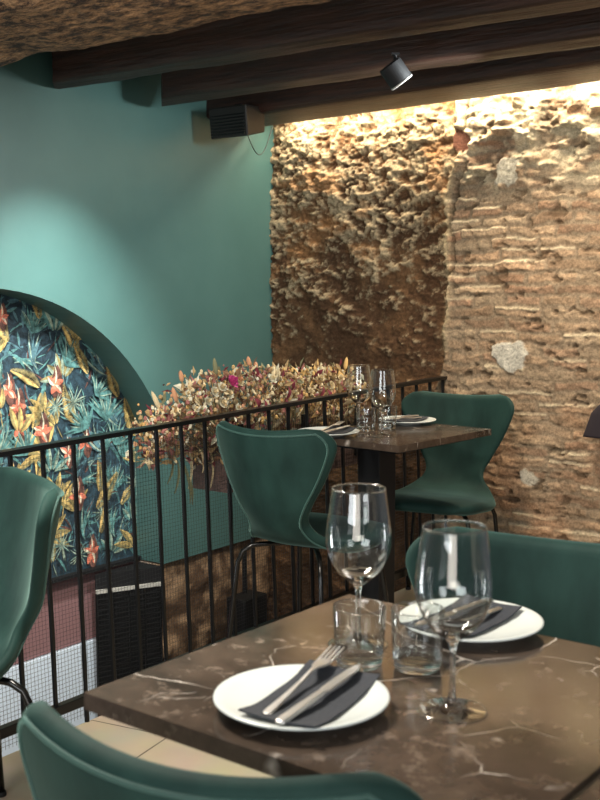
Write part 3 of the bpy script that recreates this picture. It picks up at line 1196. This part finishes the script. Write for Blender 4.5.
def make_chair(label, mw, group=None):
    root = empty('dining_chair', mw, label, 'chair', group)
    o_ = mesh('seat_shell', shell_me[0], shell_me[1], M_velvet, root, smooth=True)
    bm_ = bmesh.new()
    bm_.from_mesh(o_.data)
    bmesh.ops.remove_doubles(bm_, verts=bm_.verts, dist=0.0004)
    bmesh.ops.recalc_face_normals(bm_, faces=bm_.faces)
    bm_.to_mesh(o_.data)
    bm_.free()
    m1 = MB()
    m1.tube(edge_run(0.015, -1, 0.0005), 0.0032, 6, cap=False)
    m1.build('piping', M_pipe, root, smooth=True)
    for sx in (-1, 1):
        for sy in (-1, 1):
            m2 = MB()
            fx, fy = 0.205 * sx, (0.200 if sy > 0 else -0.215)
            bxx, byy = 0.150 * sx, (0.135 if sy > 0 else -0.165)
            pts = [(fx, fy, 0.0), (bxx + (fx - bxx) * 0.12, byy + (fy - byy) * 0.12, 0.375)]
            ctrl = [(fx, fy, 0.0), (bxx * 1.14, byy * 1.14, 0.36), (bxx * 1.06, byy * 1.06, 0.398), (bxx * 0.93, byy * 0.93, 0.415), (bxx * 0.8, byy * 0.8, 0.419), (0.02 * sx, 0.02 * sy, 0.420)]
            pts = [ctrl[0]] + [tuple(Vector(ctrl[0]).lerp(Vector(ctrl[1]), k / 4)) for k in (1, 2, 3)] + ctrl[1:]
            m2.tube(pts, 0.0085, 10)
            lg = m2.build('leg', M_legs, root, smooth=True)
            m2 = MB()
            m2.lathe([(0, 0.0), (0.011, 0.0), (0.012, 0.004), (0.011, 0.012), (0, 0.013)], 12, c=(fx, fy, 0))
            m2.build('foot_cap', M_blackm, lg)
    m3 = MB()
    m3.lathe([(0, 0.412), (0.06, 0.412), (0.06, 0.428), (0, 0.430)], 24)
    m3.build('mounting_plate', M_blackm, root)
    return root


chair = make_chair('green velvet chair with its back to the camera at the far table, left side', rot(37, 0.042, 3.675))
copy_tree(chair, rot(206, 0.548, 4.302), 'green velvet chair on the far side of the far table, against the brick wall')
copy_tree(chair, rot(209, 0.305, 1.69), 'green velvet chair behind the near marble table at the right edge')
copy_tree(chair, rot(27, 0.0, 1.262), 'green velvet chair nearest the camera, only the top of its back showing at bottom left')
copy_tree(chair, rot(240, -0.835, 2.395), 'dark green velvet chair cut off by the left edge, beside the railing')

# ------------------------------------------------------------------ tables


def make_table(label, x, y, az, lx, ly, group=None, pw=0.05, bw=0.12, oy=0.0, ox=0.0):
    """lx across, ly along the facing direction"""
    root = empty('dining_table', rot(az, x, y), label, 'table', group)
    m1 = MB()
    m1.box(-lx / 2, lx / 2, -ly / 2, ly / 2, 0.727, 0.75)
    m1.build('table_top', M_marble, root)
    m1 = MB()
    m1.box(-lx / 2 + 0.05, lx / 2 - 0.05, -ly / 2 + 0.05, ly / 2 - 0.05, 0.712, 0.7268)
    m1.build('under_frame', M_blackm, root)
    m1 = MB()
    m1.box(ox - pw, ox + pw, oy - pw, oy + pw, 0.012, 0.712)
    m1.build('pedestal', M_blackm, root, bevel=0.004)
    m1 = MB()
    m1.box(ox - bw, ox + bw, oy - bw, oy + bw, 0.0, 0.012)
    m1.build('base_plate', M_blackm, root, bevel=0.003)
    return root


# near table: corner points back (0.084,1.869), left (-0.281,1.406)
AZT = 38.3
uT = Vector((math.sin(math.radians(AZT)), math.cos(math.radians(AZT))))
vT = Vector((uT.y, -uT.x))
bk = Vector((0.084, 1.869))
LT, WT = 0.592, 0.622
cN = bk - uT * LT / 2 + vT * WT / 2
make_table('square brown marble table set for two, in the foreground', cN.x, cN.y, AZT, WT, LT, pw=0.02, bw=0.11, oy=0.033)
c3 = cN + vT * (WT + 0.012)
make_table('neighbouring marble table, a corner of it showing at bottom right beyond a dark gap', c3.x, c3.y, AZT, WT, LT)
AZF = 41
uF = Vector((math.sin(math.radians(AZF)), math.cos(math.radians(AZF))))
vF = Vector((uF.y, -uF.x))
fc = Vector((0.328, 3.638))
cF = fc + uF * 0.29 - vF * 0.225
make_table('square dark marble table by the railing, set for two, further back', cF.x, cF.y, AZF, 0.45, 0.58, ox=-0.07, bw=0.10, oy=-0.02)

# ------------------------------------------------------------------ tableware
TZ = 0.7501


def wine_glass(label, x, y, group=None):
    R = [(0.0, 0.0), (0.020, 0.0), (0.042, 0.0006), (0.0432, 0.0014), (0.041, 0.0022), (0.028, 0.0040), (0.012, 0.0075), (0.0058, 0.014), (0.0042, 0.025), (0.0038, 0.045),
         (0.0038, 0.068), (0.0046, 0.082), (0.0075, 0.090), (0.016, 0.0965), (0.028, 0.107), (0.038, 0.121), (0.0455, 0.138), (0.0482, 0.153), (0.0478, 0.170), (0.0455, 0.190), (0.0425, 0.212), (0.0398, 0.232), (0.0396, 0.2345),
         (0.0390, 0.2352), (0.0384, 0.2345), (0.0386, 0.232), (0.0413, 0.212), (0.0443, 0.190), (0.0466, 0.170), (0.0470, 0.153), (0.0443, 0.138), (0.0368, 0.122), (0.0268, 0.1095), (0.0140, 0.1005), (0.006, 0.0975), (0.0, 0.0970)]
    P = catmull([(r, z) for r, z in R], 2)
    m1 = MB()
    m1.lathe([(max(0, p_.x), max(0, p_.y)) for p_ in P], 56)
    m1.m = [1 if min(m1.v[i][2] for i in f) > 0.106 and min(m1.v[i][2] for i in f) < 0.231 or max(m1.v[i][2] for i in f) < 0.0062 else 0 for f in m1.f]
    o_ = m1.build('wine_glass', [M_glass, M_thin], smooth=True, mw=Matrix.Translation((x, y, TZ)))
    return tag(o_, label, 'wine glass', group)


def tumbler(label, x, y, group=None):
    R = [(0.0, 0.0), (0.028, 0.0), (0.031, 0.001), (0.0325, 0.004), (0.0345, 0.020), (0.0362, 0.050), (0.0375, 0.0835), (0.0370, 0.0848), (0.0362, 0.0848), (0.0357, 0.0835), (0.0344, 0.050), (0.0325, 0.020), (0.029, 0.0115), (0.018, 0.0095), (0, 0.0090)]
    m1 = MB()
    m1.lathe(R, 48)
    m1.m = [1 if min(m1.v[i][2] for i in f) > 0.0113 and min(m1.v[i][2] for i in f) < 0.0825 else 0 for f in m1.f]
    o_ = m1.build('tumbler', [M_tumbler, M_thin], smooth=True, mw=Matrix.Translation((x, y, TZ)))
    return tag(o_, label, 'glass', group)


def plate(label, x, y):
    R = [(0, 0.004), (0.048, 0.004), (0.050, 0.0), (0.055, 0.0), (0.058, 0.0045), (0.088, 0.0085), (0.1085, 0.0145), (0.1110, 0.0165), (0.1107, 0.0182), (0.1080, 0.0185), (0.095, 0.0150), (0.080, 0.0115), (0.055, 0.0092), (0, 0.0085)]
    m1 = MB()
    m1.lathe(R, 80)
    return tag(m1.build('plate', M_plate, smooth=True, mw=Matrix.Translation((x, y, TZ))), label, 'plate')


def napkin(label, mw):
    m1 = MB()
    nx_, ny_ = 20, 12
    Lx, Ly = 0.196, 0.106
    vs, fs = [], []
    for layer, dz in ((0, 0.0), (1, 0.0022)):
        for i in range(nx_ + 1):
            for j in range(ny_ + 1):
                x = (i / nx_ - 0.5) * Lx
                y = (j / ny_ - 0.5) * Ly + 0.03 * (x / Lx) * 0.4
                d_ = math.hypot(x, y) * 0.98
                prof = float(np.interp(d_, [0, 0.055, 0.080, 0.095, 0.11], [0.0089, 0.0096, 0.0120, 0.0156, 0.0190]))
                vs.append((x, y, prof + 0.0024 + dz + 0.0006 * math.sin(x * 70 + y * 30)))
    n0 = (nx_ + 1) * (ny_ + 1)
    W2 = ny_ + 1
    for i in range(nx_):
        for j in range(ny_):
            a = i * W2 + j
            fs.append((a, a + 1, a + W2 + 1, a + W2))
            fs.append((n0 + a, n0 + a + W2, n0 + a + W2 + 1, n0 + a + 1))
    for i in range(nx_):
        for j, fl in ((0, 1), (ny_, 0)):
            a = i * W2 + j
            q = (a, a + W2, n0 + a + W2, n0 + a)
            fs.append(q if fl else q[::-1])
    for j in range(ny_):
        for i, fl in ((0, 0), (nx_, 1)):
            a = i * W2 + j
            q = (a, a + 1, n0 + a + 1, n0 + a)
            fs.append(q if fl else q[::-1])
    m1.add(vs, fs)
    o_ = m1.build('napkin', M_napkin, smooth=False, mw=mw)
    return tag(o_, label, 'napkin')


def strip(m1, path, widths, th):
    """flat bar along path (x,z) lying in the xz plane, width in y"""
    vs, fs = [], []
    for (x, y, z), w_ in zip(path, widths):
        vs += [(x, y - w_, z), (x, y + w_, z), (x, y + w_ * 0.8, z + th), (x, y - w_ * 0.8, z + th)]
    for i in range(len(path) - 1):
        a = 4 * i
        for k in range(4):
            k2 = (k + 1) % 4
            fs.append((a + k, a + 4 + k, a + 4 + k2, a + k2))
    fs.append((0, 1, 2, 3))
    e = 4 * (len(path) - 1)
    fs.append((e + 3, e + 2, e + 1, e))
    m1.add(vs, fs)


def fork(label, mw):
    m1 = MB()
    xs = [-0.100, -0.096, -0.085, -0.05, 0.0, 0.030, 0.045, 0.055, 0.068, 0.080]
    ws = [0.003, 0.0062, 0.0065, 0.0050, 0.0032, 0.0030, 0.0048, 0.0095, 0.0118, 0.0118]
    zf = lambda x: 0.0 + 0.004 * math.exp(-((x - 0.035) / 0.035) ** 2) + max(0, x - 0.07) * 0.10
    strip(m1, [(x, 0, zf(x)) for x in xs], ws, 0.0022)
    for k in range(4):
        y = -0.0094 + k * 0.00627
        xs2 = [0.078, 0.095, 0.112, 0.122]
        strip(m1, [(x, y, zf(x)) for x in xs2], [0.0019, 0.0017, 0.0014, 0.0006], 0.0018)
    return tag(m1.build('fork', M_steel, mw=mw, bevel=0.0005), label, 'fork')


def knife(label, mw):
    m1 = MB()
    xs = [-0.105, -0.102, -0.09, -0.05, -0.01, 0.0]
    ws = [0.004, 0.0066, 0.0072, 0.0066, 0.0055, 0.0050]
    strip(m1, [(x, 0, 0.0) for x in xs], ws, 0.0045)
    xs = [0.0, 0.01, 0.04, 0.08, 0.098, 0.106]
    ws = [0.0050, 0.0078, 0.0085, 0.0082, 0.0055, 0.0012]
    strip(m1, [(x, 0.0008, 0.001) for x in xs], ws, 0.0018)
    return tag(m1.build('knife', M_steel, mw=mw, bevel=0.0006), label, 'knife')


def setting(px, py, flip, az, names, dz=0.0):
    """plate with napkin, fork and knife; az direction the cutlery points"""
    pl, na, fo, kn = names
    plate(pl, px, py)
    base = Matrix.Translation((px, py, TZ)) @ Matrix.Rotation(math.radians(90 - az), 4, 'Z')
    napkin(na, base @ Matrix.Translation((0.006, -0.012, 0)))
    tilt = Matrix.Rotation(math.radians(-2.0), 4, 'Y')
    fork(fo, base @ Matrix.Translation((0.022, 0.014, 0.0225)) @ Matrix.Rotation(math.radians(5), 4, 'Z') @ Matrix.Rotation(math.radians(-3.0), 4, 'Y'))
    knife(kn, base @ Matrix.Translation((0.006, -0.026, 0.0222)) @ Matrix.Rotation(math.radians(0), 4, 'Z') @ Matrix.Rotation(math.radians(-1.5), 4, 'Y'))


setting(0.002, 1.350, 0, 30, ('white plate closest to the camera on the foreground table', 'charcoal napkin folded on the plate closest to the camera',
                              'steel fork lying on the napkin of the closest plate, tines over the rim', 'steel knife lying beside the fork on the closest plate'))
setting(0.264, 1.672, 1, 222, ('white plate at the far side of the foreground table, behind the tall wine glass', 'charcoal napkin on the plate behind the tall wine glass',
                               'steel fork on the foreground table plate behind the glasses', 'steel knife on the napkin at the far side of the foreground table'))
setting(0.100, 3.895, 0, 32, ('white plate at the near left side of the far table', 'charcoal napkin on the left plate of the far table',
                             'steel fork on the left plate of the far table', 'steel knife on the left plate of the far table'))
setting(0.412, 4.235, 1, 225, ('white plate at the far side of the far table, right of the glasses', 'charcoal napkin on the far plate of the far table',
                               'steel fork on the far plate of the far table', 'steel knife on the far plate of the far table'))
wine_glass('tall stemmed wine glass nearest the camera, right of the closest plate', 0.190, 1.341)
wine_glass('stemmed wine glass near the back corner of the foreground table, left of the nearer one', 0.086, 1.601)
tumbler('clear water tumbler on the foreground table beside the stem of the rear wine glass', 0.083, 1.512)
tumbler('clear tumbler on the foreground table in front of the rear plate, right one of two', 0.163, 1.498)
wine_glass('stemmed wine glass on the far table, nearer the camera of the two there', 0.289, 3.883)
wine_glass('stemmed wine glass on the far table, the left and further one there', 0.218, 4.10)
tumbler('clear water tumbler on the far table, left of the nearer wine glass', 0.240, 4.02)
tumbler('clear tumbler on the far table, right of the nearer wine glass', 0.322, 4.075)

# ------------------------------------------------------------------ planter and dried flowers outside the railing
pt = empty('planter_box', RAIL @ Matrix.Translation((0, 0, 0)), 'brown wooden planter box hung behind the railing under the dried flowers', 'planter')
mb = MB()
PX0, PX1 = 0.70, 1.62
mb.box(PX0, PX1, 0.062, 0.074, 0.58, 0.72)
mb.box(PX0, PX1, 0.215, 0.227, 0.58, 0.72)
mb.box(PX0, PX0 + 0.012, 0.074, 0.215, 0.58, 0.72)
mb.box(PX1 - 0.012, PX1, 0.074, 0.215, 0.58, 0.72)
mb.box(PX0, PX1, 0.062, 0.227, 0.565, 0.58)
mb.build('box', wood_mat('planter_wood', (0.045, 0.024, 0.020), (0.13, 0.075, 0.06), 0.7), pt)
for s in (0.75, 1.12, 1.48):
    mb = MB()
    mb.box(s, s + 0.02, 0.052, 0.062, 0.60, 0.80)
    mb.build('hanger', M_black, pt)

fl = empty('dried_flower_arrangement', RAIL @ Matrix.Translation((0, 0.155, 0.72)), 'long spray of dried flowers and grasses behind the railing, cream, brown and pink', 'dried flowers')
FM = dict(cream=mat('dried_cream', (0.62, 0.50, 0.30), 0.85), straw=mat('dried_straw', (0.42, 0.28, 0.13), 0.85), brown=mat('dried_brown', (0.17, 0.085, 0.045), 0.85),
          peach=mat('dried_peach', (0.52, 0.26, 0.14), 0.9), wine=mat('dried_burgundy', (0.16, 0.02, 0.03), 0.8), pink=mat('magenta_petal', (0.50, 0.05, 0.20), 0.7),
          white=mat('dried_white', (0.62, 0.58, 0.44), 0.8), rose=mat('dusty_rose', (0.33, 0.13, 0.11), 0.85), sage=mat('dried_sage', (0.17, 0.17, 0.09), 0.85), gold=mat('dried_gold', (0.58, 0.36, 0.13), 0.85))
FL = list(FM.values())
FK = list(FM.keys())
R = random.Random(21)


def top_h(s):
    return float(np.interp(s, [0.18, 0.30, 0.45, 0.6, 0.75, 0.95, 1.2, 1.45, 1.65], [0.08, 0.15, 0.24, 0.26, 0.27, 0.26, 0.24, 0.24, 0.15]))


def in_spray():
    while True:
        s = R.uniform(0.20, 1.66)
        y = R.gauss(0.0, 0.055)
        if abs(y) > 0.12 or y < -0.075:
            continue
        t = top_h(s)
        lo_z = -0.02 if s > 0.45 else 0.02
        if s < 0.60:
            lo_z -= 0.05
        z = R.uniform(lo_z, t)
        if z < 0.02 and s > 0.60 and -0.08 < y < 0.09:
            continue
        if y < -0.085 and z < 0.2:
            continue
        return s, y, z


mb = MB()
for i in range(420):
    s, y, z = in_spray()
    s0 = min(max(s + R.uniform(-0.1, 0.1) + (0.62 - s) * (0.7 if s < 0.6 else 0), 0.64), 1.58)
    y0 = R.uniform(-0.05, 0.05)
    md_ = ((s + s0) / 2 + R.uniform(-0.02, 0.02), (y + y0) / 2, z * 0.6)
    mb.tube([(s0, y0, -0.10 if R.random() < .7 else 0), md_, (s, y, z)], 0.0011, 4, R.choice((1, 2, 2, 8)), cap=False)
tag(mb.build('stems', FL, fl), kind='stuff')
# small sprigs: little leaves and seeds
for nm, cols, cnt, sz in (('seed_sprigs', (0, 0, 1, 6, 9, 3, 7), 1500, (0.006, 0.016)), ('dry_leaves', (2, 2, 1, 1, 7, 7, 4, 8, 0, 6), 2000, (0.018, 0.048))):
    mb = MB()
    for i in range(cnt):
        s, y, z = in_spray()
        if nm == 'seed_sprigs' and z < 0.07 and R.random() < 0.55:
            z += 0.09
        m = R.choice(cols)
        if s > 1.0 and R.random() < 0.45:
            m = R.choice((0, 9, 1))
        L_ = R.uniform(*sz)
        d = Vector((R.gauss(0, 1), R.gauss(0, 1), R.gauss(0.5, 1))).normalized()
        q = d.orthogonal().normalized()
        q = q * math.cos(R.random() * 6) + d.cross(q) * math.sin(R.random() * 6)
        q.normalize()
        if nm == 'seed_sprigs':
            mb.ball((s, y, z), (L_ * 0.5, L_ * 0.5, L_ * 0.6), 5, 3, m)
        else:
            b_ = Vector((s, y, z))
            nrm = d.cross(q) * L_ * 0.16
            wv = q * L_ * 0.22
            mb.add([b_, b_ + d * L_ * 0.5 + wv, b_ + d * L_ + nrm, b_ + d * L_ * 0.5 - wv, b_ + d * L_ * 0.5 + nrm * 0.6],
                   [(0, 1, 4), (1, 2, 4), (2, 3, 4), (3, 0, 4)], m)
    tag(mb.build(nm, FL, fl), kind='stuff')


def stemmed(s, y, z, mb_, m=1):
    mb_.tube([(min(max(s, .64), 1.58), 0, 0.0), ((s + min(max(s, .64), 1.58)) / 2, y * 0.5, z * 0.55), (s, y, z)], 0.0014, 5, m, cap=False)


def tail(s, z, m, ln=0.045, wd=0.009, lean=0.0, y=None):
    y = R.uniform(-0.05, 0.03) if y is None else y
    m1 = MB()
    d = Vector((lean, R.uniform(-0.1, 0.1), 1)).normalized()
    pts = [Vector((s, y, z)) + d * ln * t for t in (-0.02, 0.1, 0.3, 0.55, 0.8, 0.95, 1.0)]
    stemmed(pts[0].x, pts[0].y, pts[0].z, m1)
    m1.tube(pts, [wd * k for k in (0.2, 0.75, 1, 1, 0.75, 0.4, 0.1)], 8, m)
    for k in range(60):
        t = R.random()
        p_ = Vector((s, y, z)) + d * ln * t
        r_ = wd * math.sin(PI * min(.98, t * .85 + .12))
        a = R.random() * 2 * PI
        e_ = Vector((math.cos(a) * r_, math.sin(a) * r_, 0))
        m1.add([p_ + e_ * 0.7 + Vector((0.0008, 0, 0)), p_ + e_ * 0.7 - Vector((0.0008, 0, 0)), p_ + e_ * 1.35 + d * 0.005], [(0, 1, 2)], m)
    m1.build('bunny_tail', FL, fl)


for s, z, m, ln, lean in ((0.33, 0.175, 3, 0.055, -0.5), (0.41, 0.235, 3, 0.04, -0.35), (0.30, 0.15, 0, 0.07, -0.6), (0.365, 0.13, 0, 0.07, -0.5), (0.54, 0.255, 8, 0.06, -0.3), (0.80, 0.27, 3, 0.035, -0.3), (0.86, 0.25, 3, 0.03, 0.1),
                          (1.02, 0.20, 0, 0.05, -0.3), (1.14, 0.21, 9, 0.04, 0.3), (1.27, 0.215, 0, 0.045, -0.2), (1.36, 0.20, 9, 0.04, -0.3),
                          (0.27, 0.06, 7, 0.04, -0.8), (0.24, 0.03, 7, 0.035, -0.9), (0.47, 0.19, 0, 0.05, -0.2), (0.92, 0.22, 0, 0.045, 0.2), (1.50, 0.22, 9, 0.05, 0.2)):
    tail(s, z, m, ln, 0.0085, lean)


def flower(name, s, z, r, m, m2, y=-0.055, layers=3, n_=9):
    m1 = MB()
    stemmed(s, y + 0.01, z - 0.005, m1)
    ax_ = Vector((R.uniform(-0.3, 0.1), -0.8, R.uniform(0.3, 0.8))).normalized()
    q = ax_.orthogonal().normalized()
    p_ = ax_.cross(q)
    c_ = Vector((s, y, z))
    for L_ in range(layers):
        op = 0.95 - 0.33 * L_
        for k in range(n_):
            a = 2 * PI * (k + 0.5 * L_) / n_ + R.uniform(-.15, .15)
            rd = q * math.cos(a) + p_ * math.sin(a)
            sd = ax_.cross(rd) * r * 0.36
            e1 = c_ + rd * r * 0.5 * op + ax_ * r * (0.10 + 0.22 * L_)
            e2 = c_ + rd * r * op * R.uniform(.85, 1.1) + ax_ * r * (0.45 + 0.25 * L_)
            m1.add([c_, e1 + sd, e2 + sd * .4, e2 - sd * .4, e1 - sd], [(0, 1, 2, 3, 4)], m if L_ < layers - 1 else m2)
    m1.ball(c_ + ax_ * r * 0.35, r * 0.28, 7, 4, m2)
    m1.build(name, FL, fl)


for s, z, r in ((0.47, 0.165, 0.020), (0.51, 0.195, 0.022), (0.56, 0.205, 0.022), (0.60, 0.18, 0.024), (0.56, 0.155, 0.024), (0.62, 0.215, 0.018), (0.40, 0.145, 0.016), (0.88, 0.215, 0.024), (0.84, 0.13, 0.018),
                (0.66, 0.13, 0.016), (1.08, 0.20, 0.020), (1.16, 0.155, 0.018), (1.24, 0.20, 0.018), (1.32, 0.17, 0.018), (1.05, 0.15, 0.018), (1.40, 0.19, 0.018), (0.36, 0.20, 0.013), (1.47, 0.16, 0.017)):
    flower('white_flower', s, z, r, 6 if s < 0.95 else 0, 0)
flower('pink_peony', 0.585, 0.225, 0.028, 5, 5, -0.08, 4, 11)
flower('cream_rose', 0.685, 0.22, 0.028, 0, 3, -0.035, 3, 8)


def dleaf(name, s, z, ln, wd, d, m, y=-0.075):
    m1 = MB()
    d = Vector(d).normalized()
    sd = d.cross(Vector((0, 1, 0.2))).normalized()
    if sd.length < .1:
        sd = Vector((1, 0, 0))
    vs = []
    c_ = Vector((s, y, z))
    n_ = 7
    for i in range(n_):
        t = i / (n_ - 1)
        p_ = c_ + d * ln * t + Vector((0, -0.012 * math.sin(PI * t), -0.15 * ln * t * t))
        w_ = wd * math.sin(PI * min(0.99, 0.08 + t * 0.92)) ** 0.8
        vs += [p_ - sd * w_, p_ + Vector((0, 0.004, 0)), p_ + sd * w_]
    fs = []
    for i in range(n_ - 1):
        a = 3 * i
        fs += [(a, a + 3, a + 4, a + 1), (a + 1, a + 4, a + 5, a + 2)]
    m1.add(vs, fs, m)
    m1.build(name, FL, fl, smooth=True)


for s, z, d in ((0.96, 0.14, (0.2, 0, 1)), (1.00, 0.17, (-0.3, 0, 1)), (1.03, 0.13, (0.7, 0, 0.7)), (0.80, 0.10, (0.1, 0, 1)), (0.77, 0.12, (-0.5, 0, 0.8)), (1.28, 0.11, (-0.3, 0, 1)), (0.98, 0.10, (-0.8, 0, 0.6)), (1.20, 0.13, (0.5, 0, 1))):
    dleaf('burgundy_leaf', s, z, 0.06, 0.012, d, 4)
for s, z, ln in ((0.64, 0.01, 0.13), (0.665, 0.0, 0.09), (0.60, 0.0, 0.08)):
    dleaf('burgundy_leaf', s, z, ln, 0.010, (0.05, -0.0, -1), 4, -0.055)
for s, z, ln, lx in ((0.33, -0.02, 0.10, -0.3), (0.36, -0.03, 0.13, 0.2), (0.30, -0.01, 0.08, -0.5), (0.40, 0.0, 0.11, -0.2), (0.52, 0.0, 0.12, -0.1), (0.56, 0.0, 0.09, 0.2), (0.37, -0.06, 0.11, 0.3), (0.46, 0.0, 0.07, 0.1)):
    dleaf('hanging_leaf', s, z, ln, 0.008, (lx, -0.1, -1), 8 if s < .4 else 0, -0.03)

for ch in fl.children:
    for v in ch.data.vertices:
        v.co.x = 0.40 + (v.co.x - 0.2) * (1.26 / 1.46)

# ------------------------------------------------------------------ dark coat at the right edge, hanging on the brick wall
ct = empty('hanging_coat', BRICK @ Matrix.Translation((1.925, -0.10, 0.03)), 'dark purple-black garment hanging at the right edge against the brick wall', 'garment')
mb = MB()
rings, n_ = 18, 28
vs, fs = [], []
for i in range(rings):
    t = i / (rings - 1)
    z = 0.80 - (0.80 - 0.655) * t
    hw = float(np.interp(t, [0, 0.08, 0.35, 1], [0.03, 0.075, 0.115, 0.150]))
    dp = float(np.interp(t, [0, 0.1, 1], [0.012, 0.03, 0.045]))
    for k in range(n_):
        a = 2 * PI * k / n_
        f_ = 1 + 0.10 * math.sin(5 * a + 1.0) * t
        vs.append((math.cos(a) * hw * f_ + 0.03, math.sin(a) * dp * f_, z))
for i in range(rings - 1):
    for k in range(n_):
        a, b = i * n_ + k, i * n_ + (k + 1) % n_
        fs.append((a, a + n_, b + n_, b))
fs.append(tuple(range(n_)))
fs.append(tuple((rings - 1) * n_ + k for k in range(n_ - 1, -1, -1)))
mb.add(vs, fs)
mb.build('cloth', mat('aubergine_cloth', (0.010, 0.005, 0.010), 0.8), ct, smooth=True)
mb = MB()
mb.tube([(0.03, 0.12, 0.815), (0.03, 0.02, 0.815), (0.03, 0.0, 0.79)], 0.006, 8)
mb.build('hook', M_black, ct)
